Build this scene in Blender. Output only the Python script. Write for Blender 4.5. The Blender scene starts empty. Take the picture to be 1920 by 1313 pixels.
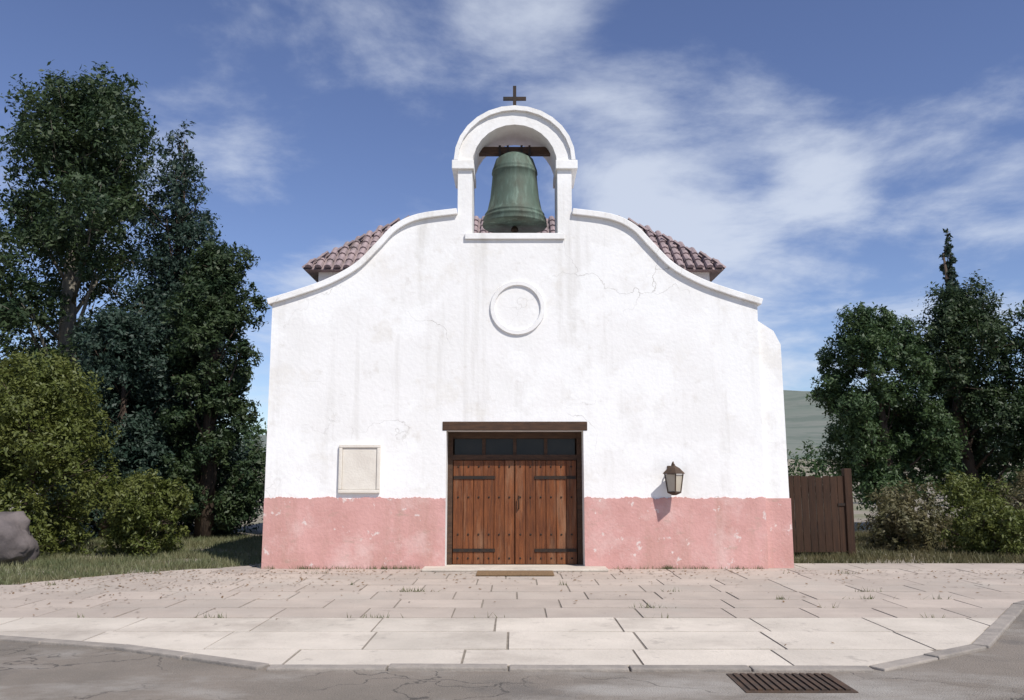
import bpy, bmesh, math, random
import numpy as np
from mathutils import Vector, Matrix
R = math.radians
random.seed(7)
rng = np.random.default_rng(7)
scene = bpy.context.scene
COL = scene.collection

# ------------------------------------------------------------------ camera
cam_d = bpy.data.cameras.new('camera')
cam = bpy.data.objects.new('camera', cam_d)
COL.objects.link(cam)
cam.location = (-0.05, -15.0, 1.6)
cam.rotation_euler = (R(90 + 8.3), 0, 0)
cam_d.sensor_width = 36
cam_d.lens = 30
cam_d.clip_end = 4000
scene.camera = cam

# ------------------------------------------------------------------ world
SUN_EL, SUN_AZ = R(50), R(-36)        # azimuth: 0 = straight behind the camera, negative = from the right
world = bpy.data.worlds.new('World')
scene.world = world
world.use_nodes = True
nt = world.node_tree
nt.nodes.clear()
def N(t, typ, **kw):
    n = t.nodes.new(typ)
    for k, v in kw.items():
        setattr(n, k, v)
    return n
def L(t, a, b):
    t.links.new(a, b)
out = N(nt, 'ShaderNodeOutputWorld')
bg = N(nt, 'ShaderNodeBackground')
bg.inputs[1].default_value = 0.12
sky = N(nt, 'ShaderNodeTexSky', sky_type='NISHITA', sun_disc=False)
sky.sun_elevation = SUN_EL
sun_dir = Vector((-math.sin(SUN_AZ) * math.cos(SUN_EL), -math.cos(SUN_AZ) * math.cos(SUN_EL), math.sin(SUN_EL)))
sky.sun_rotation = math.atan2(sun_dir.x, sun_dir.y)
sky.altitude = 600
sky.air_density = 1.0
sky.dust_density = 0.15
sky.ozone_density = 5.0
# thin clouds, laid out on a plane overhead
tc = N(nt, 'ShaderNodeTexCoord')
sep = N(nt, 'ShaderNodeSeparateXYZ')
L(nt, tc.outputs['Generated'], sep.inputs[0])
zc = N(nt, 'ShaderNodeMath', operation='MAXIMUM'); zc.inputs[1].default_value = 0.0
L(nt, sep.outputs[2], zc.inputs[0])
za = N(nt, 'ShaderNodeMath', operation='ADD'); za.inputs[1].default_value = 0.16
L(nt, zc.outputs[0], za.inputs[0])
dx = N(nt, 'ShaderNodeMath', operation='DIVIDE'); dy = N(nt, 'ShaderNodeMath', operation='DIVIDE')
L(nt, sep.outputs[0], dx.inputs[0]); L(nt, za.outputs[0], dx.inputs[1])
L(nt, sep.outputs[1], dy.inputs[0]); L(nt, za.outputs[0], dy.inputs[1])
cmb = N(nt, 'ShaderNodeCombineXYZ')
L(nt, dx.outputs[0], cmb.inputs[0]); L(nt, dy.outputs[0], cmb.inputs[1])
mp = N(nt, 'ShaderNodeMapping'); mp.inputs['Location'].default_value = (2.3, 0.7, 0)
L(nt, cmb.outputs[0], mp.inputs[0])
cn = N(nt, 'ShaderNodeTexNoise'); cn.inputs['Scale'].default_value = 1.9; cn.inputs['Detail'].default_value = 12
cn.inputs['Roughness'].default_value = 0.6; cn.inputs['Distortion'].default_value = 0.22
L(nt, mp.outputs[0], cn.inputs['Vector'])
# broad banks where the cloud cover thickens: (compass bearing, elevation, radius, amount)
ct = N(nt, 'ShaderNodeMapRange', clamp=False); ct.inputs['From Min'].default_value = .3; ct.inputs['From Max'].default_value = .7; ct.inputs['To Min'].default_value = .18; ct.inputs['To Max'].default_value = .82
L(nt, cn.outputs[0], ct.inputs['Value'])
acc = ct.outputs[0]
for az, el, rad, amt in ((8, 20.5, 9, .44), (-1, 32, 9, .34), (-9.5, 29, 4, .16), (-16, 25, 7, -.22), (17, 23.5, 5, .26), (21, 19.5, 5, .26), (11, 15, 9, .20), (17, 10, 12, .20), (27, 15, 10, .16),  (2, 25, 6, .10), (-13, 13, 6, .14), (-15, 32, 6, .1), (-11, 20, 6, -.25), (10, 30, 6, -.25), (24, 31, 12, -.22), (-25, 26, 8, -.15), (60, 25, 25, .12), (-70, 30, 25, .12), (150, 30, 30, .12), (-140, 35, 30, .12)):
    d = Vector((math.sin(R(az)) * math.cos(R(el)), math.cos(R(az)) * math.cos(R(el)), math.sin(R(el))))
    vd = N(nt, 'ShaderNodeVectorMath', operation='DISTANCE'); vd.inputs[1].default_value = d
    L(nt, tc.outputs['Generated'], vd.inputs[0])
    mr = N(nt, 'ShaderNodeMapRange', interpolation_type='SMOOTHSTEP')
    mr.inputs['From Min'].default_value = 0; mr.inputs['From Max'].default_value = 2 * math.sin(R(rad) / 2)
    mr.inputs['To Min'].default_value = amt; mr.inputs['To Max'].default_value = 0
    L(nt, vd.outputs['Value'], mr.inputs['Value'])
    ad = N(nt, 'ShaderNodeMath', operation='ADD'); L(nt, acc, ad.inputs[0]); L(nt, mr.outputs[0], ad.inputs[1])
    acc = ad.outputs[0]
cr = N(nt, 'ShaderNodeMapRange', interpolation_type='SMOOTHSTEP'); cr.inputs['From Min'].default_value = 0.44; cr.inputs['From Max'].default_value = 0.98
cr.inputs['To Max'].default_value = 0.74
L(nt, acc, cr.inputs['Value'])
hs = N(nt, 'ShaderNodeHueSaturation'); hs.inputs['Hue'].default_value = 0.513; hs.inputs['Saturation'].default_value = 0.97
L(nt, sky.outputs[0], hs.inputs['Color'])
mx = N(nt, 'ShaderNodeMix', data_type='RGBA')
L(nt, cr.outputs[0], mx.inputs['Factor']); L(nt, hs.outputs[0], mx.inputs['A'])
mx.inputs['B'].default_value = (6.2, 6.7, 7.6, 1)
L(nt, mx.outputs['Result'], bg.inputs[0]); L(nt, bg.outputs[0], out.inputs[0])

# ------------------------------------------------------------------ sun
sd = bpy.data.lights.new('sun', 'SUN'); sd.energy = 4.6; sd.angle = R(0.5); sd.color = (1, 0.955, 0.89)
sun = bpy.data.objects.new('sun', sd); COL.objects.link(sun)
sun.rotation_euler = sun_dir.to_track_quat('Z', 'Y').to_euler()
vs = scene.view_settings
vs.view_transform = 'Standard'; vs.look = 'None'; vs.exposure = 0.02; vs.gamma = 1; vs.use_curve_mapping = False

# ------------------------------------------------------------------ helpers
def tag(o, label=None, cat=None, group=None, kind=None):
    if label: o['label'] = label
    if cat: o['category'] = cat
    if group: o['group'] = group
    if kind: o['kind'] = kind
    return o
def empty(name, loc=(0, 0, 0), rz=0):
    o = bpy.data.objects.new(name, None); COL.objects.link(o)
    o.location = loc; o.rotation_euler = (0, 0, rz); o.empty_display_size = 0.2
    return o
def link_mesh(name, me, m, parent=None):
    o = bpy.data.objects.new(name, me)
    if m: me.materials.append(m)
    COL.objects.link(o)
    if parent: o.parent = parent
    return o
def obj(name, bm, m, parent=None, smooth=False, bevel=0, loc=None):
    me = bpy.data.meshes.new(name)
    bmesh.ops.recalc_face_normals(bm, faces=bm.faces)
    if bevel:
        es = [e for e in bm.edges if len(e.link_faces) == 2 and e.calc_face_angle(0) > 0.6]
        bmesh.ops.bevel(bm, geom=es, offset=bevel, segments=2, profile=0.6, affect='EDGES', clamp_overlap=True)
    bm.to_mesh(me); bm.free()
    if smooth:
        me.polygons.foreach_set('use_smooth', [True] * len(me.polygons))
    o = link_mesh(name, me, m, parent)
    if loc: o.location = loc
    return o
def box(bm, x0, x1, y0, y1, z0, z1):
    vs_ = [bm.verts.new(p) for p in ((x0,y0,z0),(x1,y0,z0),(x1,y1,z0),(x0,y1,z0),(x0,y0,z1),(x1,y0,z1),(x1,y1,z1),(x0,y1,z1))]
    for f in ((0,3,2,1),(4,5,6,7),(0,1,5,4),(1,2,6,5),(2,3,7,6),(3,0,4,7)):
        bm.faces.new([vs_[i] for i in f])
    return bm
def bx(*a):
    return box(bmesh.new(), *a)
def tube(bm, pts, rad, n=8):
    """tapered tube through pts"""
    pts = [Vector(p) for p in pts]
    rs = rad if hasattr(rad, '__len__') else [rad] * len(pts)
    rings = []
    up = Vector((0.13, 0.31, 0.9)).normalized()
    for i, p in enumerate(pts):
        t = (pts[min(i + 1, len(pts) - 1)] - pts[max(i - 1, 0)]).normalized()
        a = t.cross(up)
        if a.length < 1e-3: a = t.cross(Vector((1, 0, 0)))
        a.normalize(); b = t.cross(a)
        rings.append([bm.verts.new(p + (a * math.cos(k * 2 * math.pi / n) + b * math.sin(k * 2 * math.pi / n)) * rs[i]) for k in range(n)])
    for r0, r1 in zip(rings, rings[1:]):
        for k in range(n):
            bm.faces.new((r0[k], r0[(k + 1) % n], r1[(k + 1) % n], r1[k]))
    bm.faces.new(rings[0][::-1]); bm.faces.new(rings[-1])
    return bm
def lathe(bm, prof, n=24, c=(0, 0, 0)):
    rings = []
    for r, z in prof:
        rings.append([bm.verts.new((c[0] + r * math.cos(k * 2 * math.pi / n), c[1] + r * math.sin(k * 2 * math.pi / n), c[2] + z)) for k in range(n)])
    for r0, r1 in zip(rings, rings[1:]):
        for k in range(n):
            bm.faces.new((r0[k], r0[(k + 1) % n], r1[(k + 1) % n], r1[k]))
    bm.faces.new(rings[0][::-1]); bm.faces.new(rings[-1])
    return bm
def prism_xz(bm, poly, y0, y1):
    """extrude a polygon drawn in x,z from y0 to y1"""
    a = [bm.verts.new((x, y0, z)) for x, z in poly]
    b = [bm.verts.new((x, y1, z)) for x, z in poly]
    bm.faces.new(a); bm.faces.new(b[::-1])
    n = len(poly)
    for i in range(n):
        bm.faces.new((a[i], b[i], b[(i + 1) % n], a[(i + 1) % n]))
    return bm

# ------------------------------------------------------------------ materials
def mat(name, c, c2=None, scale=3.0, detail=6, rough=0.85, bump=0.0, bscale=None, spec=0.3, stretch=(1, 1, 1), lo=0.35, hi=0.65, metal=0, rnd=0.0, translucent=0, wear=None, crack=None):
    m = bpy.data.materials.new(name); m.use_nodes = True
    t = m.node_tree; b = t.nodes['Principled BSDF']
    b.inputs['Roughness'].default_value = rough; b.inputs['Specular IOR Level'].default_value = spec
    b.inputs['Metallic'].default_value = metal
    co = N(t, 'ShaderNodeNewGeometry'); mpn = N(t, 'ShaderNodeMapping'); mpn.inputs['Scale'].default_value = stretch
    L(t, co.outputs['Position'], mpn.inputs[0])
    if c2 is None: c2 = tuple(x * 0.82 for x in c)
    no = N(t, 'ShaderNodeTexNoise'); no.inputs['Scale'].default_value = scale; no.inputs['Detail'].default_value = detail; no.inputs['Roughness'].default_value = 0.62
    L(t, mpn.outputs[0], no.inputs['Vector'])
    mr = N(t, 'ShaderNodeMapRange'); mr.inputs['From Min'].default_value = lo; mr.inputs['From Max'].default_value = hi
    L(t, no.outputs[0], mr.inputs['Value'])
    mi = N(t, 'ShaderNodeMix', data_type='RGBA')
    L(t, mr.outputs[0], mi.inputs['Factor'])
    mi.inputs['A'].default_value = (*c, 1); mi.inputs['B'].default_value = (*c2, 1)
    res = mi.outputs['Result']
    for wc, wscale, wstretch, wlo, whi, wamt in (wear or ()):     # stains, streaks, dust
        wm = N(t, 'ShaderNodeMapping'); wm.inputs['Scale'].default_value = wstretch; wm.inputs['Location'].default_value = (wscale, 3.1, 1.7)
        L(t, co.outputs['Position'], wm.inputs[0])
        wn = N(t, 'ShaderNodeTexNoise'); wn.inputs['Scale'].default_value = wscale; wn.inputs['Detail'].default_value = 8; wn.inputs['Roughness'].default_value = .65
        L(t, wm.outputs[0], wn.inputs['Vector'])
        wr = N(t, 'ShaderNodeMapRange'); wr.inputs['From Min'].default_value = wlo; wr.inputs['From Max'].default_value = whi; wr.inputs['To Max'].default_value = wamt
        L(t, wn.outputs[0], wr.inputs['Value'])
        wx = N(t, 'ShaderNodeMix', data_type='RGBA'); wx.inputs['B'].default_value = (*wc, 1)
        L(t, wr.outputs[0], wx.inputs['Factor']); L(t, res, wx.inputs['A']); res = wx.outputs['Result']
    if crack:                                       # wandering hairline cracks
        cc, csc, cw, cmask = crack
        n1 = N(t, 'ShaderNodeTexNoise'); n1.inputs['Scale'].default_value = csc * 2.5; n1.inputs['Detail'].default_value = 6
        L(t, co.outputs['Position'], n1.inputs['Vector'])
        mv = N(t, 'ShaderNodeVectorMath', operation='MULTIPLY_ADD'); mv.inputs[1].default_value = (.8 / csc,) * 3
        L(t, n1.outputs['Color'], mv.inputs[0]); L(t, co.outputs['Position'], mv.inputs[2])
        vo = N(t, 'ShaderNodeTexVoronoi', feature='DISTANCE_TO_EDGE'); vo.inputs['Scale'].default_value = csc
        L(t, mv.outputs[0], vo.inputs['Vector'])
        lt = N(t, 'ShaderNodeMapRange'); lt.inputs['From Min'].default_value = cw; lt.inputs['From Max'].default_value = cw * .3
        L(t, vo.outputs['Distance'], lt.inputs['Value'])
        n2 = N(t, 'ShaderNodeTexNoise'); n2.inputs['Scale'].default_value = csc * .9; n2.inputs['Detail'].default_value = 4
        L(t, co.outputs['Position'], n2.inputs['Vector'])
        l2 = N(t, 'ShaderNodeMapRange'); l2.inputs['From Min'].default_value = cmask; l2.inputs['From Max'].default_value = cmask + .12; l2.inputs['To Max'].default_value = .75
        L(t, n2.outputs[0], l2.inputs['Value'])
        mm = N(t, 'ShaderNodeMath', operation='MULTIPLY'); L(t, lt.outputs[0], mm.inputs[0]); L(t, l2.outputs[0], mm.inputs[1])
        cx = N(t, 'ShaderNodeMix', data_type='RGBA'); cx.inputs['B'].default_value = (*cc, 1)
        L(t, mm.outputs[0], cx.inputs['Factor']); L(t, res, cx.inputs['A']); res = cx.outputs['Result']
    if rnd:
        oi = N(t, 'ShaderNodeObjectInfo'); hs = N(t, 'ShaderNodeHueSaturation')
        m2 = N(t, 'ShaderNodeMapRange'); m2.inputs['To Min'].default_value = 1 - rnd; m2.inputs['To Max'].default_value = 1 + rnd
        L(t, oi.outputs['Random'], m2.inputs['Value']); L(t, m2.outputs[0], hs.inputs['Value']); L(t, res, hs.inputs['Color'])
        res = hs.outputs[0]
    L(t, res, b.inputs['Base Color'])
    if bump:
        bn = N(t, 'ShaderNodeTexNoise'); bn.inputs['Scale'].default_value = bscale or scale * 6; bn.inputs['Detail'].default_value = 8
        L(t, mpn.outputs[0], bn.inputs['Vector'])
        bu = N(t, 'ShaderNodeBump'); bu.inputs['Strength'].default_value = bump; bu.inputs['Distance'].default_value = 0.02
        L(t, bn.outputs[0], bu.inputs['Height']); L(t, bu.outputs[0], b.inputs['Normal'])
    if translucent:
        tr = N(t, 'ShaderNodeBsdfTranslucent'); ms = N(t, 'ShaderNodeMixShader'); ms.inputs[0].default_value = translucent
        L(t, res, tr.inputs[0]); L(t, b.outputs[0], ms.inputs[1]); L(t, tr.outputs[0], ms.inputs[2])
        L(t, ms.outputs[0], t.nodes['Material Output'].inputs[0])
    return m
M = {}
M['stucco'] = mat('white_stucco', (0.82, 0.81, 0.795), (0.77, 0.76, 0.74), 1.1, bump=0.28, bscale=14, rough=0.92, spec=0.15, crack=((.42, .40, .37), .55, .006, .50),
                  wear=[((0.55, 0.53, 0.49), 1.0, (2.6, 2.6, 0.16), .53, .72, .55), ((0.66, 0.62, 0.55), 1.2, (1, 1, 1), .56, .64, .28), ((0.60, 0.57, 0.52), 4, (1, 1, 1), .60, .70, .4), ((0.86, 0.86, 0.85), .7, (1, 1, 1), .5, .56, .6)])
M['pink'] = mat('pink_painted_plaster', (0.62, 0.355, 0.325), (0.54, 0.295, 0.265), 1.8, bump=0.4, bscale=22, rough=0.9, spec=0.15,
                wear=[((0.42, 0.25, 0.20), 1.1, (2.4, 2.4, .4), .5, .7, .6), ((0.68, 0.50, 0.46), 1.3, (1, 1, 1), .50, .66, .6), ((0.70, 0.62, 0.58), 6, (1, 1, 1), .62, .66, .8), ((0.40, 0.30, 0.24), 2.6, (1, 1, 2.5), .58, .7, .6)])
M['wood'] = mat('brown_wood', (0.20, 0.066, 0.021), (0.095, 0.03, 0.011), 5, stretch=(6, 6, 0.5), rough=0.55, bump=0.3, bscale=22, rnd=0.12, wear=[((0.27, 0.15, 0.085), 1.6, (4, 4, .6), .52, .72, .6), ((.04, .02, .012), 2.3, (6, 6, .5), .55, .7, .6)])
M['darkwood'] = mat('dark_wood', (0.085, 0.045, 0.026), (0.05, 0.028, 0.018), 5, stretch=(1, 5, 5), rough=0.75, bump=0.4)
M['gatewood'] = mat('weathered_brown_wood', (0.055, 0.027, 0.015), (0.034, 0.018, 0.011), 4, stretch=(6, 6, .5), rough=0.8, bump=0.4, rnd=.2)
M['iron'] = mat('black_iron', (0.025, 0.024, 0.023), (0.05, 0.03, 0.02), 8, rough=0.6, metal=0.4)
M['rust'] = mat('rusty_iron', (0.055, 0.04, 0.03), (0.09, 0.055, 0.035), 9, rough=.8)
M['glass'] = mat('recess_shade_glass', (0.012, 0.013, 0.015), (0.02, 0.02, 0.02), rough=.25, spec=.3)  # near-black colour stands in for shade at the top of the door recess
M['lampglass'] = mat('frosted_lamp_glass', (0.5, 0.45, 0.36), rough=.3)
M['stone'] = mat('cream_stone', (0.72, 0.675, 0.60), (0.64, 0.59, 0.52), 4, bump=.3, bscale=30)
M['bark_pale'] = mat('pale_bark', (0.24, 0.22, 0.18), (0.13, 0.115, 0.095), 5, stretch=(3, 3, .5), bump=.5, bscale=12)
M['bronze'] = mat('green_bronze', (0.10, 0.145, 0.115), (0.075, 0.085, 0.065), 4, stretch=(1, 1, .35), rough=0.65, metal=0.2, bump=.2, wear=[((.20, .28, .23), 3, (3, 3, .3), .52, .68, .6), ((.035, .03, .025), 2, (4, 4, .4), .56, .7, .6)])
M['tile'] = mat('clay_tile', (0.36, 0.275, 0.27), (0.24, 0.185, 0.19), 2.5, rough=0.9, bump=0.3, rnd=0.25, wear=[((.16, .15, .13), 3, (1, 1, 1), .52, .7, .7)])
M['clay'] = mat('terracotta', (0.42, 0.20, 0.13), (0.34, 0.17, 0.12), 6, rough=0.85, bump=0.2, wear=[((.5, .4, .33), 4, (1, 1, 1), .56, .7, .6)])
M['soil'] = mat('soil', (0.07, 0.05, 0.035))
M['ground'] = mat('dry_earth', (0.30, 0.26, 0.21), (0.23, 0.20, 0.155), 0.5, bump=0.8, bscale=14, wear=[((.15, .16, .08), .35, (1, 1, 1), .48, .62, .7)])
M['paver'] = mat('pale_paving', (0.60, 0.535, 0.455), (0.51, 0.455, 0.385), 1.3, bump=0.35, bscale=30, rnd=0.07, wear=[((.36, .31, .26), .8, (1, 1, 1), .50, .68, .7), ((.25, .22, .19), 4.5, (1, 1, 1), .60, .72, .55), ((.22, .19, .16), 14, (1, 1, 1), .66, .72, .6)])
M['paver_red'] = mat('reddish_paving', (0.455, 0.385, 0.325), (0.39, 0.33, 0.28), 1.5, bump=0.35, bscale=30, rnd=0.09, wear=[((.40, .36, .31), .7, (1, 1, 1), .5, .7, .7), ((.22, .18, .155), 4.5, (1, 1, 1), .62, .72, .5)])
M['kerb'] = mat('kerb_stone', (0.33, 0.29, 0.25), (0.24, 0.215, 0.19), 5, bump=0.4, rnd=.1)
M['joint'] = mat('sandy_joint', (0.27, 0.235, 0.195), (0.19, 0.165, 0.135), 6, bump=.6)
M['asphalt'] = mat('worn_asphalt', crack=((.06, .055, .05), .8, .012, .44), c=(0.235, 0.20, 0.165), c2=(0.185, 0.16, 0.132), scale=1.0, bump=0.7, bscale=70, wear=[((.12, .11, .10), .7, (1, 1, 1), .54, .66, .6), ((.37, .345, .31), .55, (1, 1.6, 1), .50, .66, .75), ((.30, .28, .25), 60, (1, 1, 1), .58, .66, .6)])
M['bark'] = mat('bark', (0.10, 0.07, 0.05), (0.05, 0.037, 0.03), 6, stretch=(3, 3, 0.6), bump=0.8, bscale=14)
def leafmat(name, c, c2):
    return mat(name, c, c2, 1.6, rough=0.55, translucent=0.3, lo=.38, hi=.62, spec=.4, wear=[(tuple(x * 1.5 for x in c2), 11, (1, 1, 1), .55, .70, .7)])
M['leaf_dark'] = leafmat('dark_leaf', (0.026, 0.052, 0.023), (0.055, 0.082, 0.03))
M['leaf_green'] = leafmat('green_leaf', (0.038, 0.075, 0.028), (0.068, 0.108, 0.036))
M['leaf_olive'] = leafmat('olive_leaf', (0.085, 0.108, 0.02), (0.125, 0.14, 0.034))
M['leaf_blue'] = leafmat('blue_green_leaf', (0.026, 0.052, 0.036), (0.042, 0.07, 0.048))
M['leaf_dry'] = leafmat('dry_leaf', (0.15, 0.125, 0.06), (0.095, 0.095, 0.04))
M['leaf_pale'] = leafmat('pale_succulent', (0.30, 0.33, 0.22), (0.22, 0.26, 0.17))
M['grass'] = leafmat('grass_blade', (0.13, 0.155, 0.07), (0.20, 0.19, 0.10))
M['coir'] = mat('coir', (0.26, 0.17, 0.09), (0.19, 0.12, 0.065), 30, bump=.8, bscale=120, rough=.95)
M['litter'] = mat('dry_fallen_leaf', (0.22, 0.13, 0.06), (0.12, 0.07, 0.035), 9)
M['rock'] = mat('grey_rock', (0.16, 0.135, 0.13), (0.10, 0.085, 0.085), 3, bump=.9, bscale=9)
M['hill'] = mat('far_hill', (0.15, 0.175, 0.14), (0.19, 0.195, 0.165), 0.03, wear=[((.10, .13, .10), .06, (1, 1, 1), .46, .58, .7)])

# ------------------------------------------------------------------ ground, road, paving
def hill_h(x, y):
    d = max(0.0, y - 90) / 400
    return min(1, d) * (26 + 16 * math.sin(x * .004 + 1.0) + 9 * math.sin(x * .011) + 4 * math.sin(x * .031 + y * .01))
g = bmesh.new()
bmesh.ops.create_grid(g, x_segments=120, y_segments=120, size=1500)
for v in g.verts:
    v.co.y += 1300; v.co.z = hill_h(v.co.x, v.co.y) - .03
far_faces = [f.index for f in g.faces if f.calc_center_median().y > 120]
ground = obj('ground', g, M['ground'], smooth=True)
ground.data.materials.append(M['hill'])
for i in far_faces: ground.data.polygons[i].material_index = 1; tag(ground, 'dry bare earth around the chapel', kind='structure')

FP = [(-12.5, -5.6), (-5.4, -6.05), (-3.7, -6.6), (-2.1, -7.45), (2.95, -7.5), (4.3, -6.6), (6.2, -4.0), (8.6, -2.0), (12.5, -1.0), (12.5, 0.9), (4.9, 0.9), (4.9, 0.2), (-4.6, 0.2), (-4.6, 0.6), (-6.2, -0.6), (-8.2, -3.0), (-12.5, -3.4)]
def inside(x, y, P=FP):
    r = False
    for i in range(len(P)):
        (x0, y0), (x1, y1) = P[i - 1], P[i]
        if (y0 > y) != (y1 > y) and x < (x1 - x0) * (y - y0) / (y1 - y0) + x0: r = not r
    return r
def prism_xy(bm, P, z0, z1):
    a = [bm.verts.new((x, y, z0)) for x, y in P]; b = [bm.verts.new((x, y, z1)) for x, y in P]
    bm.faces.new(a[::-1]); bm.faces.new(b)
    for i in range(len(P)):
        j = (i + 1) % len(P); bm.faces.new((a[i], a[j], b[j], b[i]))
    return bm
fore = tag(obj('forecourt', prism_xy(bmesh.new(), FP, -.3, -.006), M['joint']), kind='structure')
def clip_poly(P, x0, x1, y0, y1):
    for ax, lim, sg in ((0, x0, 1), (0, x1, -1), (1, y0, 1), (1, y1, -1)):
        Q = []
        for i in range(len(P)):
            a, b = P[i - 1], P[i]
            ia, ib = (a[ax] - lim) * sg >= 0, (b[ax] - lim) * sg >= 0
            if ia != ib:
                t = (lim - a[ax]) / (b[ax] - a[ax]); Q.append((a[0] + t * (b[0] - a[0]), a[1] + t * (b[1] - a[1])))
            if ib: Q.append(b)
        P = Q
        if not P: return P
    return P
def area(P):
    return abs(sum(P[i - 1][0] * P[i][1] - P[i][0] * P[i - 1][1] for i in range(len(P)))) / 2
rp = random.Random(5)
def slab(P, m):
    if len(P) < 3 or area(P) < .05: return
    c = Vector((sum(p[0] for p in P) / len(P), sum(p[1] for p in P) / len(P)))
    bm = bmesh.new()
    t = [rp.uniform(-.003, .003) for _ in range(2)]
    lo, hi = [], []
    for p in P:
        v = Vector(p); v.x += math.copysign(.008 + rp.uniform(0, .006), c.x - v.x); v.y += math.copysign(.008 + rp.uniform(0, .008), c.y - v.y)
        lo.append(bm.verts.new((v.x, v.y, -.05))); hi.append(bm.verts.new((v.x, v.y, .003 + t[0] * (v.x - c.x) * 2 + t[1] * (v.y - c.y) * 2)))
    bm.faces.new(hi)
    for i in range(len(P)):
        j = (i + 1) % len(P); bm.faces.new((lo[i], lo[j], hi[j], hi[i]))
    obj('paving_slab', bm, m, fore)
rows = [(-7.7, -6.8, 1.35), (-6.8, -5.9, 1.35), (-5.9, -5.05, 1.35)] + [(-5.05 + .72 * i, -5.05 + .72 * (i + 1), .95) for i in range(9)]
for k, (y0, y1, w) in enumerate(rows):
    x = -12.6 - rp.uniform(0, w)
    while x < 12.6:
        ww = w * rp.uniform(.85, 1.15)
        slab(clip_poly(FP, x, x + ww, y0, y1), M['paver'] if k < 3 else M['paver_red'])
        x += ww
front = FP[:9]
for (xa, ya), (xb, yb) in zip(front, front[1:]):
    d = Vector((xb - xa, yb - ya)); n = max(1, round(d.length / 1.0)); ang = math.atan2(d.y, d.x)
    for i in range(n):
        l = d.length / n; p = Vector((xa, ya)) + d * ((i + .5) / n)
        o = obj('kerb_stone', bx(-l / 2 + .008, l / 2 - .008, -.15, 0.0, -.35, .012 + rp.uniform(-.006, .006)), M['kerb'], fore, bevel=.012)
        o.location = (p.x, p.y, 0); o.rotation_euler = (0, 0, ang + rp.uniform(-.006, .006))
rd_ = bmesh.new()
rd_.faces.new([rd_.verts.new((x, y, -.016)) for x, y in ((-70, -40), (70, -40), (70, -.6), (5.5, -.6), (5.2, -4.8), (-70, -4.8))])
road = tag(obj('road', rd_, M['asphalt']), kind='structure')
# iron drain in the road
gd = empty('drain_grate', (2.12, -8.02, -0.012)); tag(gd, 'black iron drain grate set in the grey road by the kerb', 'drain')
obj('frame', prism_xy(bmesh.new(), [(-.42, -.3), (.42, -.3), (.42, .3), (-.42, .3)], -.05, 0.003), M['rust'], gd)
for i in range(13):
    obj('bar', bx(-.36 + i * .06 - .018, -.36 + i * .06 + .018, -.26, .26, 0.0035, .016), M['rust'], gd)

# ------------------------------------------------------------------ chapel
HW = 4.34
ch = empty('chapel'); tag(ch, 'white stucco mission chapel with curved gable, bell arch and pink painted base', 'chapel')
DW, DH, WT = 1.2, 2.36, 1.0                     # door half-width, height, wall thickness
BW = 1.04                                        # half-width of the belfry
knots = [(-HW, 4.62), (-3.83, 4.78), (-3.30, 4.98), (-2.80, 5.27), (-2.42, 5.66), (-2.12, 5.98), (-1.72, 6.17), (-BW, 6.27)]
def smooth_curve(K, sub=5):
    P = [Vector((x, 0, z)) for x, z in K]; out_ = []
    for i in range(len(P) - 1):
        p0, p1, p2, p3 = P[max(i - 1, 0)], P[i], P[i + 1], P[min(i + 2, len(P) - 1)]
        for k in range(sub):
            t = k / sub
            q = 0.5 * ((2 * p1) + (p2 - p0) * t + (2 * p0 - 5 * p1 + 4 * p2 - p3) * t * t + (3 * p1 - p0 - 3 * p2 + p3) * t ** 3)
            out_.append((q.x, q.z))
    out_.append(K[-1]); return out_
gl = smooth_curve(knots)
WZ = 1.2
BZ = 5.9
left = [(-HW, WZ)] + gl + [(-BW, BZ)]
right = [(-x, z) for x, z in left[::-1]]
outline = left + right + [(DW, WZ), (DW, DH), (-DW, DH), (-DW, WZ)]
obj('wall', prism_xz(bmesh.new(), outline, 0, WT), M['stucco'], ch, bevel=.0)
# pink base with a hand-brushed upper edge
rb = random.Random(3)
for s in (-1, 1):
    a, b = sorted((s * DW, s * HW))
    n = 150
    top = [(a + (b - a) * i / n, WZ + .011 * math.sin(i * .17 + s) + .007 * math.sin(i * .61) + rb.uniform(-.011, .011)) for i in range(n + 1)]
    obj('painted_base', prism_xz(bmesh.new(), [(a, -.05)] + top + [(b, -.05)], -.016, WT - .002 if False else .0), M['pink'], ch)
    obj('wall', bx(a, b, .001, WT, -.05, WZ - .001), M['stucco'], ch)
# coping
def coping(pts):
    o_ = []
    for i, (x, z) in enumerate(pts):
        a = Vector(pts[max(i - 1, 0)]); b = Vector(pts[min(i + 1, len(pts) - 1)])
        t = (b - a).normalized(); nrm = Vector((-t.y, t.x))
        if nrm.y < 0: nrm = -nrm
        o_.append((x + nrm.x * .11, z + nrm.y * .11))
    return pts + o_[::-1]
gl2 = [(-HW - .06, 4.60)] + gl[1:-1] + [(-BW - .002, 6.27)]
for s in (-1, 1):
    pts = [(x * -s, z + .002) for x, z in gl2]
    obj('coping', prism_xz(bmesh.new(), coping(pts), -.07, WT + .05), M['stucco'], ch, bevel=.012)
# buttress beside the right shoulder
bt = prism_xz(bmesh.new(), [(HW + .002, -.05), (HW + .46, -.05), (HW + .42, 3.9), (HW + .30, 4.15), (HW + .002, 4.35)], .10, WT + .4)
obj('buttress', bt, M['stucco'], ch)
obj('painted_base', bx(HW + .003, HW + .47, .085, .0995, -.05, WZ - .01), M['pink'], ch)
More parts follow.
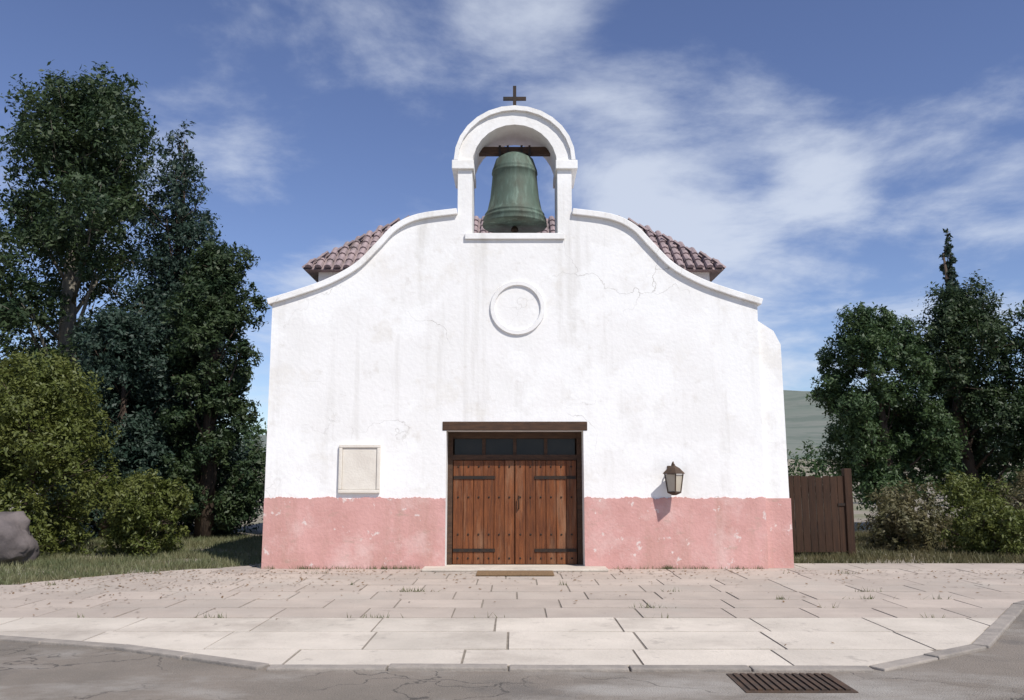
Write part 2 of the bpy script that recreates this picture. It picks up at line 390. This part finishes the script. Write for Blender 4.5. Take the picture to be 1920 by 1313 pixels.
# nave walls and roof
for s in (-1, 1):
    a, b = sorted((s * HW, s * (HW - .6)))
    obj('wall', bx(a, b, WT + .001, 13, -.05, 4.4), M['stucco'], ch)
obj('wall', bx(-HW + .601, HW - .601, 12.4, 13, -.05, 5.2), M['stucco'], ch)
nv = bmesh.new()
prism_xz(nv, [(-HW - .25, 4.36), (0, 5.35), (HW + .25, 4.36), (HW + .25, 4.48), (0, 5.5), (-HW - .25, 4.48)], WT + .06, 13.3)
obj('roof', nv, M['tile'], ch)
# raised crossing behind the facade with a hipped tile roof
CX, CY0, CY1, CZ = 5.2, 5.6, 11.0, 6.62
for bnd in ((-CX + .3, CX - .3, CY0 + .3, CY1 - .3),):
    obj('crossing', bx(*bnd, 4.3, CZ), M['stucco'], ch)
rz, rx, ry = 8.75, 2.9, (CY0 + CY1) / 2
A = [(-CX, CY0, CZ), (CX, CY0, CZ), (CX, CY1, CZ), (-CX, CY1, CZ)]; Rg = [(-rx, ry, rz), (rx, ry, rz)]
hip = bmesh.new()
va = [hip.verts.new(p) for p in A]; vr = [hip.verts.new(p) for p in Rg]
hip.faces.new((va[0], va[1], vr[1], vr[0])); hip.faces.new((va[1], va[2], vr[1])); hip.faces.new((va[2], va[3], vr[0], vr[1])); hip.faces.new((va[3], va[0], vr[0])); hip.faces.new(va[::-1])
rf = obj('roof', hip, M['tile'], ch)
# courses of barrel tile on the crossing roof, joined into one part (too small to pick apart)
tl = bmesh.new()
def course(p0, p1, q0, q1, n, m):
    """m tile rows up the slope between eave p0-p1 and ridge q0-q1, n tiles wide at the eave"""
    p0, p1, q0, q1 = map(Vector, (p0, p1, q0, q1))
    W = (p1 - p0).length; ex = (p1 - p0).normalized()
    nrm = ex.cross(((q0 + q1) / 2 - (p0 + p1) / 2)).normalized()
    if nrm.z < 0: nrm = -nrm
    up = nrm.cross(ex); 
    if up.z < 0: up = -up
    H = ((q0 - p0).dot(up)); r = W / n / 2
    a0, a1 = (q0 - p0).dot(ex), (q1 - p0).dot(ex)
    for j in range(m):
        h0, h1 = H * j / m, H * (j + 1.15) / m
        f = j / m
        lo_, hi_ = a0 * f, W + (a1 - W) * f
        for i in range(n):
            xc = (i + .5) * 2 * r
            if xc < lo_ or xc > hi_: continue
            rr = []
            for h, lift, sc in ((h0, .05, 1), (min(h1, H), .015, .86)):
                rr.append([tl.verts.new(p0 + ex * (xc + r * .8 * sc * math.cos(k / 4 * math.pi)) + up * h + nrm * (lift + r * .7 * sc * math.sin(k / 4 * math.pi))) for k in range(5)])
            for k in range(4): tl.faces.new((rr[0][k], rr[0][k + 1], rr[1][k + 1], rr[1][k]))
            tl.faces.new(rr[0])
course(A[3], A[0], Rg[0], Rg[0], 24, 9); course(A[1], A[2], Rg[1], Rg[1], 24, 9); course(A[0], A[1], Rg[0], Rg[1], 44, 9)
tag(obj('roof_tiles', tl, M['tile'], rf), kind='stuff')
# belfry
def arch_pts(hw, z0, rise, n=14):
    return [(hw * math.cos(i / n * math.pi), z0 + rise * math.sin(i / n * math.pi)) for i in range(n + 1)]
OW, SZ = .78, 7.22
o2 = [(-BW, BZ + .001), (-BW, SZ + .08)] + [(x, z) for x, z in arch_pts(BW, SZ + .08, .96)[::-1]][1:-1] + [(BW, SZ + .08), (BW, BZ + .001), (OW, BZ + .001)] + arch_pts(OW, SZ, OW) + [(-OW, BZ + .001)]
o2 = [p for i, p in enumerate(o2) if p != o2[i - 1]]
bf = obj('belfry', prism_xz(bmesh.new(), o2, 0.0, WT), M['stucco'], ch)
ip = [(x, z) for x, z in arch_pts(BW + .001, SZ + .08, .961)]
op = [(x * 1.07, SZ + .08 + (z - SZ - .08) * 1.09) for x, z in ip]
obj('coping', prism_xz(bmesh.new(), ip + op[::-1], -.06, WT + .06), M['stucco'], bf)
for s in (-1, 1):
    obj('impost', bx(*sorted((s * (OW - .03), s * (BW + .11))), -.06, WT + .06, SZ - .09, SZ + .078), M['stucco'], bf, bevel=.012)
obj('sill', bx(-OW - .12, OW + .12, -.05, -.001, BZ - .09, BZ + .02), M['stucco'], bf, bevel=.01)
# bell
be = obj('bell', lathe(bmesh.new(), [(.60, 0), (.605, .035), (.575, .11), (.592, .125), (.585, .15), (.562, .165), (.55, .20), (.562, .215), (.545, .235), (.51, .30), (.46, .54), (.43, .84), (.418, 1.0), (.434, 1.015), (.432, 1.045), (.414, 1.06), (.425, 1.085), (.41, 1.12), (.355, 1.29), (.22, 1.39), (.07, 1.41)], 40, (0, WT / 2, 6.20)), M['bronze'], ch, smooth=True)
obj('yoke', bx(-OW + .02, OW - .02, WT / 2 - .08, WT / 2 + .08, 7.60, 7.74), M['darkwood'], be, bevel=.015)
for x in (-.28, -.13, .13, .28):
    obj('strap', bx(x - .02, x + .02, WT / 2 - .115, WT / 2 + .115, 7.5, 7.752), M['iron'], be)
obj('clapper', lathe(bmesh.new(), [(.02, 0), (.075, .05), (.06, .11), (.018, .16), (.018, .5)], 12, (0, WT / 2, 6.06)), M['iron'], be, smooth=True)
# cross
cx_ = bx(-.032, .032, WT / 2 - .032, WT / 2 + .032, 8.30, 8.98)
cr0 = obj('cross', cx_, M['iron'], ch)
obj('cross_arm', bx(-.22, .22, WT / 2 - .029, WT / 2 + .029, 8.70, 8.76), M['iron'], cr0)
# plain plaster roundel above the door
rn = bmesh.new()
n = 32; r0, r1 = .40, .50
for k in range(n):
    pass
ring = [[rn.verts.new((0.05 + r * math.cos(k * 2 * math.pi / n), y, 4.55 + r * math.sin(k * 2 * math.pi / n))) for k in range(n)] for r, y in ((r1, .001), (r1 - .015, -.04), (r0 + .015, -.04), (r0, .001))]
for i in range(3):
    for k in range(n): rn.faces.new((ring[i][k], ring[i][(k + 1) % n], ring[i + 1][(k + 1) % n], ring[i + 1][k]))
for k in range(n): pass
obj('roundel', rn, M['stucco'], ch, smooth=False)
# doorway: dark lintel, frame, two leaves of boards, dark transom added as recess shade
DY = .42
TZ = 1.86
obj('lintel', bx(-DW - .07, DW + .07, -.012, WT - .1, DH + .001, DH + .16), M['darkwood'], ch, bevel=.015)
obj('door_frame', bx(-DW, -DW + .09, DY - .03, DY + .12, .0, DH - .001), M['darkwood'], ch)
obj('door_frame', bx(DW - .09, DW, DY - .03, DY + .12, .0, DH - .001), M['darkwood'], ch)
obj('door_frame', bx(-DW + .091, DW - .091, DY - .03, DY + .12, DH - .12, DH - .001), M['darkwood'], ch)
obj('door_frame', bx(-DW + .091, DW - .091, DY - .03, DY + .12, TZ, TZ + .09), M['darkwood'], ch)
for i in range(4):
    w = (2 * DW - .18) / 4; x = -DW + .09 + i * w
    obj('shade_pane', bx(x + .03, x + w - .03, DY + .04, DY + .05, TZ + .091, DH - .121), M['glass'], ch)  # dark panes added in place of the shadow under the lintel
    if i: obj('shade_muntin', bx(x - .03, x + .03, DY + .0, DY + .08, TZ + .0915, DH - .1205), M['darkwood'], ch)
obj('back_wall', bx(-DW, DW, DY + .15, DY + .2, 0, DH - .002), M['darkwood'], ch)
for s in (-1, 1):
    x0, x1 = .006, DW - .1
    d = obj('door', bx(*sorted((s * x0, s * x1)), DY + .02, DY + .07, .03, TZ - .005), M['wood'], ch)
    nb = 6; w = (x1 - x0) / nb
    for i in range(nb):
        obj('board', bx(*sorted((s * (x0 + i * w + .004), s * (x0 + (i + 1) * w - .004))), DY - .012 - rb.uniform(0, .005), DY + .019, .04, TZ - .012), M['wood'], d, bevel=.005)
    for z in (.25, 1.52):
        obj('hinge_strap', bx(*sorted((s * (x1 - .75), s * (x1 - .01))), DY - .03, DY - .018, z, z + .055), M['iron'], d)
    for z in (.14, .55, 1.2, 1.74):
        for i in range(nb):
            st = lathe(bmesh.new(), [(.018, 0), (.014, .01), (.004, .015)], 8)
            o = obj('stud', st, M['iron'], d); o.rotation_euler = (R(90), 0, 0); o.location = (s * (x0 + (i + .5) * w), DY - .016, z)
    if s > 0:
        hb = bmesh.new(); tube(hb, [(.07, DY - .02, 1.0), (.07, DY - .07, 1.02), (.07, DY - .07, 1.2), (.07, DY - .02, 1.22)], .012, 8)
        obj('handle', hb, M['iron'], d, smooth=True)
obj('step', bx(-DW - .35, DW + .35, -.50, -.017, .004, .05), M['paver'], ch, bevel=.018)
obj('threshold', bx(-DW, DW, -.016, DY + .1, .0, .028), M['paver'], ch)

# ------------------------------------------------------------------ foliage
def scatter(name, centres, radii, n, size, m, parent, squash=0.85, sub=34, droop=0.0):
    """leaves on many small sprays, the sprays spread over larger masses"""
    c = np.array(centres, float); r = np.array(radii, float)
    w = r ** 2; w /= w.sum()
    ns = sub * len(c)
    si = rng.choice(len(c), ns, p=w)
    d = rng.normal(size=(ns, 3)); d /= np.linalg.norm(d, axis=1)[:, None]
    sc = c[si] + d * (r[si] * rng.uniform(0.1, 1.12, ns) ** 0.5)[:, None] * np.array((1, 1, squash))
    sr = r[si] * rng.uniform(.12, .34, ns)
    w = sr ** 1.6; w /= w.sum()
    idx = rng.choice(ns, n, p=w)
    e = rng.normal(size=(n, 3)) * .55
    p = sc[idx] + e * sr[idx][:, None]
    p[:, 2] = np.maximum(p[:, 2], 0.03)
    nn = d[idx] * .6 + rng.normal(size=(n, 3)) * .6 + np.array((0, 0, .5)); nn /= np.linalg.norm(nn, axis=1)[:, None]
    a = np.cross(nn, rng.normal(size=(n, 3))); a[:, 2] -= droop; a /= np.linalg.norm(a, axis=1)[:, None]
    b = np.cross(nn, a)
    s = (size * rng.uniform(.35, 1.0, n) ** 1.0 * rng.choice([1.0, 1.35], n))[:, None]
    V = np.stack([p - a * s, p - b * s * .42 + nn * s * .12, p + a * s, p + b * s * .42 + nn * s * .12], 1).reshape(-1, 3)
    return quads(name, V, n, m, parent)
def quads(name, V, n, m, parent=None, k=4):
    me = bpy.data.meshes.new(name)
    me.vertices.add(k * n); me.vertices.foreach_set('co', V.astype(np.float32).ravel())
    me.loops.add(k * n); me.loops.foreach_set('vertex_index', np.arange(k * n, dtype=np.int32))
    me.polygons.add(n); me.polygons.foreach_set('loop_start', np.arange(0, k * n, k, dtype=np.int32))
    me.update(calc_edges=True); me.validate()
    return link_mesh(name, me, m, parent)
def tree(loc, h, spread, label, mkey, lo=.1, n=30000, leaf=.09, clumps=40, seed=0, group=None, name='broadleaf_tree', shape='round', cat='tree', tr=None, big=1.0, sub=34, bark='bark'):
    rd = random.Random(seed)
    t = empty(name, loc, rd.uniform(0, 6)); tag(t, label, cat, group)
    tr = tr or h * .026
    bm = bmesh.new()
    j = lambda k: rd.uniform(-k, k)
    spine = [Vector((0, 0, -.2)), Vector((j(.1), j(.1), h * .2)), Vector((j(.25), j(.25), h * .5)), Vector((j(.3), j(.3), h * .9))]
    tube(bm, spine, [tr * 1.35, tr, tr * .65, tr * .12], 9)
    cs, rs = [], []
    for i in range(clumps):
        u = (i + rd.random()) / clumps
        f = lo + (1 - lo) * u
        if shape == 'round': e = math.sqrt(max(.04, 1 - (1.75 * u - .75) ** 2))
        elif shape == 'cone': e = (1 - u) ** .75 + .05
        elif shape == 'slim': e = min(1, (1 - u) * 1.7 + .10)
        else: e = .8 - .3 * u
        ang = i * 2.4 + j(.5); q = spread * e * rd.uniform(.3, .85)
        p = Vector((q * math.cos(ang), q * math.sin(ang), h * f * (.97 if shape == 'round' else 1)))
        r = spread * rd.uniform(.20, .38) * big * (1 if shape == 'round' else .45 + .75 * e)
        cs.append(p); rs.append(r)
        if i % 2 == 0:
            z0 = h * max(.08, f - .2)
            k = min(z0 / h / .9, 1) * 3
            base = spine[0].lerp(spine[3], min(.95, z0 / (h * .9)))
            mid = base.lerp(p, .55) + Vector((j(.1), j(.1), -.06 * q))
            tube(bm, [base, mid, p], [tr * .42 * (1.1 - u), tr * .24 * (1.1 - u), .008], 5)
            for _ in range(3):
                tip = p + Vector((j(1), j(1), j(.8))) * r
                tube(bm, [mid.lerp(p, .6), tip], [.016, .005], 4)
    obj('trunk', bm, M[bark], t, smooth=True)
    scatter('crown', cs, rs, n, leaf, M[mkey], t, sub=sub)
    return t
GL, GR = 'trees left of the chapel', 'trees right of the chapel'
tree((-12.9, 9.5, 0), 13.4, 3.3, 'tallest dark tree, at the far left edge behind the olive bush', 'leaf_dark', .2, 90000, .09, 60, 1, GL, bark='bark_pale', tr=.33)
tree((-9.8, 9.0, 0), 11.6, 2.35, 'dark pointed evergreen second from the left edge', 'leaf_blue', .06, 80000, .08, 70, 2, GL, name='conifer', shape='cone', big=1.25)
tree((-7.9, 7.2, 0), 7.6, 1.55, 'dark bushy tree standing closest to the left wall of the chapel', 'leaf_dark', .05, 60000, .07, 46, 3, GL)
tree((-10.1, 6.6, 0), 5.6, 1.9, 'low dark tree filling the gap under the pointed evergreen', 'leaf_blue', .04, 60000, .07, 46, 13, GL)
tree((-9.9, 2.6, 0), 3.75, 1.95, 'large olive green bush at the left edge in front of the trees', 'leaf_olive', .03, 60000, .055, 46, 4, name='bush', cat='bush')
tree((-7.6, 2.8, 0), 1.5, 1.1, 'low olive green bush between the big bush and the chapel', 'leaf_olive', .05, 16000, .05, 24, 14, name='bush', cat='bush')
tree((10.9, 10.2, 0), 6.5, 2.0, 'dark green round tree nearest the chapel on the right', 'leaf_green', .17, 62000, .07, 46, 5, GR)
tree((13.6, 10.6, 0), 7.1, 2.15, 'middle one of the three dark trees on the right', 'leaf_dark', .14, 62000, .07, 46, 6, GR)
tree((16.1, 9.6, 0), 7.2, 2.1, 'dark tree cut off by the right edge of the photo', 'leaf_green', .13, 62000, .07, 46, 7, GR)
tree((23.6, 30, 0), 14.9, .8, 'thin pointed cypress rising behind the right trees', 'leaf_blue', .04, 50000, .12, 90, 8, name='cypress', shape='slim', big=1.3)
shr = [(8.3, 3.6, .8, .7), (9.7, 2.6, .95, .9), (11.2, 3.4, 1.1, .95), (9.2, 5.4, 1.2, 1.0), (10.9, 5.8, 1.4, 1.1), (12.6, 5.6, 1.4, 1.1), (12.4, 2.6, .9, .8)]
lab = ['small brown-green shrub beside the wooden gate', 'low brown-green shrub at the front of the right planting', 'front shrub of the right planting with the widest crown', 'shrub behind the gate end of the right planting', 'tall shrub in the back row under the middle of the right trees', 'tall back row shrub at the right edge of the photo', 'front row shrub cut by the right edge of the photo']
for i, ((x, y, h, sp), lb) in enumerate(zip(shr, lab)):
    tree((x, y, 0), h, sp, lb, 'leaf_dry' if i % 3 != 1 else 'leaf_olive', .08, 9000, .05, 22, 40 + i, 'shrubs right of the chapel', name='shrub', cat='shrub', tr=.03, big=1.2, sub=20)
# far wood line behind everything, one mass
cs, rs = [], []
rw = random.Random(9)
for i in range(110):
    x = -75 + i * 1.4 + rw.uniform(-.6, .6)
    h = 1.7 + 1.0 * math.sin(i * .37) + rw.uniform(0, 1.4) - (1.0 if 10 < x < 24 else 0)
    cs.append((x, 46 + rw.uniform(-3, 3), max(.8, h))); rs.append(1.7 + rw.uniform(0, .8))
w_ = scatter('woodland', cs, rs, 60000, .2, M['leaf_green'], None, sub=16); tag(w_, kind='stuff')
# grass
def grass(name, P, n, hgt, m):
    xs = [p[0] for p in P]; ys = [p[1] for p in P]; pts = []
    rg = random.Random(n)
    while len(pts) < n:
        x, y = rg.uniform(min(xs), max(xs)), rg.uniform(min(ys), max(ys))
        if inside(x, y, P) and not inside(x, y) and (math.sin(x * 2.3 + 1.7 * math.sin(y * 1.9)) + math.sin(y * 2.9 + x) + rg.uniform(-1, 2.4)) > 0: pts.append((x, y))
    p = np.array([(x, y, -.03) for x, y in pts]); a = rng.uniform(0, 6.283, n)
    s = np.stack([np.cos(a), np.sin(a), np.zeros(n)], 1) * rng.uniform(.006, .013, n)[:, None]
    hh = hgt * rng.uniform(.4, 1.3, n)
    tip = p + np.stack([rng.normal(size=n) * .35 * hh, rng.normal(size=n) * .35 * hh, hh], 1)
    V = np.stack([p - s, p + s, tip], 1).reshape(-1, 3)
    o = quads(name, V, n, m, None, 3); tag(o, kind='stuff'); return o
grass('grass', [(-14, -3.6), (-8.3, -3.1), (-6.2, -.5), (-4.7, .7), (-4.7, 8), (-14, 8)], 60000, .11, M['grass'])
grass('dry_grass', [(5, 1), (14, 1), (14, 9), (5, 9)], 40000, .13, M['leaf_dry'])
# boulder
bo = bmesh.new(); bmesh.ops.create_icosphere(bo, subdivisions=4, radius=1)
from mathutils import noise
for v in bo.verts:
    q = v.co.copy(); f = .95 + .30 * noise.noise(q * 1.3 + Vector((4, 2, 1))) - .16 * abs(noise.noise(q * 2.6)) + .08 * noise.noise(q * 6) + .03 * noise.noise(q * 15)
    v.co = Vector((q.x * .75, q.y * .6, q.z * .62)) * f
b_ = obj('boulder', bo, M['rock'], smooth=True, loc=(-9.45, 1.0, .36)); tag(b_, 'purple grey boulder at the left edge in front of the olive bush', 'boulder')
# wooden gate
gt = empty('wooden_gate', (5.98, 2.4, 0)); tag(gt, 'dark brown wooden side gate just right of the chapel corner', 'gate')
for s in (-1, 1):
    obj('post', bx(s * .72 - .075, s * .72 + .075, -.075, .075, -.2, 1.72), M['gatewood'], gt, bevel=.015)
for i in range(9):
    x = -.585 + i * .146
    obj('board', bx(x - .069, x + .069, -.03, -.004, .07, 1.56 + rb.uniform(-.02, .02)), M['gatewood'], gt, bevel=.004)
for z in (.3, 1.25):
    obj('rail', bx(-.64, .64, -.003, .04, z, z + .11), M['gatewood'], gt, bevel=.006)
obj('latch', bx(.50, .66, -.05, -.031, .98, 1.03), M['iron'], gt)
# lantern on the wall
ln = empty('wall_lantern', (2.72, 0, 1.25)); tag(ln, 'small black iron lantern fixed to the white wall right of the door', 'lantern')
obj('back_plate', bx(-.07, .07, -.02, -.001, .12, .5), M['rust'], ln, bevel=.006)
br = bmesh.new(); tube(br, [(0, -.02, .42), (0, -.10, .52), (0, -.20, .56), (0, -.24, .50)], .014, 8); obj('bracket', br, M['rust'], ln, smooth=True)
obj('cap', lathe(bmesh.new(), [(.19, 0), (.18, .02), (.10, .10), (.03, .14), (.02, .17)], 4, (0, -.24, .36)), M['rust'], ln)
obj('glass', lathe(bmesh.new(), [(.105, 0), (.15, .28)], 4, (0, -.24, .07)), M['lampglass'], ln)
for k in range(4):
    a = k * math.pi / 2; pb = bmesh.new()
    tube(pb, [(.112 * math.cos(a), -.24 + .112 * math.sin(a), .06), (.158 * math.cos(a), -.24 + .158 * math.sin(a), .362)], .012, 5); obj('bar', pb, M['rust'], ln)
obj('base', lathe(bmesh.new(), [(.03, 0), (.12, .04), (.12, .065)], 4, (0, -.24, 0)), M['rust'], ln)
# blank stone tablet
tb = empty('stone_tablet', (-2.7, 0, 1.34)); tag(tb, 'blank cream stone tablet set in the white wall left of the door', 'tablet')
obj('slab', bx(-.30, .30, -.035, -.001, 0, .72), M['stone'], tb, bevel=.012)
for x0, x1, z0, z1 in ((-.36, .36, -.06, -.001), (-.36, .36, .721, .78), (-.36, -.301, 0, .72), (.301, .36, 0, .72)):
    obj('moulding', bx(x0, x1, -.06, -.001, z0, z1), M['stone'], tb, bevel=.012)

# coir mat on the paving in front of the door
dm = obj('doormat', bx(-.62, .62, -1.12, -.56, .012, .035), M['coir'], bevel=.006); tag(dm, 'tan coir doormat lying on the paving before the brown double door', 'doormat')
# dry leaves blown over the paving
n = 2600
lx = np.concatenate([rng.normal(-6.5, 2.2, n // 2), rng.uniform(-9, 9, n - n // 2)]); ly = np.concatenate([rng.normal(-1.6, 1.4, n // 2), -.25 - rng.exponential(.9, n - n // 2)])
ok = (ly < -.25) & (ly > -7) & np.array([inside(x, y) for x, y in zip(lx, ly)])
lx, ly = lx[ok], ly[ok]; n = len(lx)
p = np.stack([lx, ly, np.full(n, .014)], 1); a = rng.uniform(0, 6.283, n); sz = rng.uniform(.012, .034, n)[:, None]
u_ = np.stack([np.cos(a), np.sin(a), rng.uniform(-.3, .3, n)], 1) * sz; v_ = np.stack([-np.sin(a), np.cos(a), rng.uniform(-.3, .3, n)], 1) * sz * .5
tag(quads('leaf_litter', np.stack([p - u_, p - v_, p + u_, p + v_], 1).reshape(-1, 3), n, M['litter']), kind='stuff')
# weeds in the joints along the wall foot and kerb
wx, wy = [], []
rwd = random.Random(21)
for i in range(90):
    cx0 = rwd.choice([rwd.uniform(-4.3, -1.4), rwd.uniform(1.4, 4.7), rwd.uniform(-9, 9)]); near = 1.6 < abs(cx0) < 4.3 and rwd.random() < .85
    cy0 = -.05 if near else rwd.choice([-5.05, -4.33, -3.61, -2.89, -2.17, -1.45, -.73])
    if not inside(cx0, cy0 - .05): continue
    spread = rwd.uniform(.02, .16)
    for _ in range(rwd.randint(2, 26)): wx.append(cx0 + rwd.gauss(0, spread)); wy.append(min(cy0 + rwd.gauss(0, .015), -.03))
n = len(wx); p = np.stack([wx, wy, np.full(n, -.004)], 1); a = rng.uniform(0, 6.283, n)
sd_ = np.stack([np.cos(a), np.sin(a), np.zeros(n)], 1) * .006
tip = p + np.stack([rng.normal(size=n) * .03, rng.normal(size=n) * .02 - .01, rng.uniform(.02, .09, n)], 1)
tag(quads('weeds', np.stack([p - sd_, p + sd_, tip], 1).reshape(-1, 3), n, M['grass'], None, 3), kind='stuff')
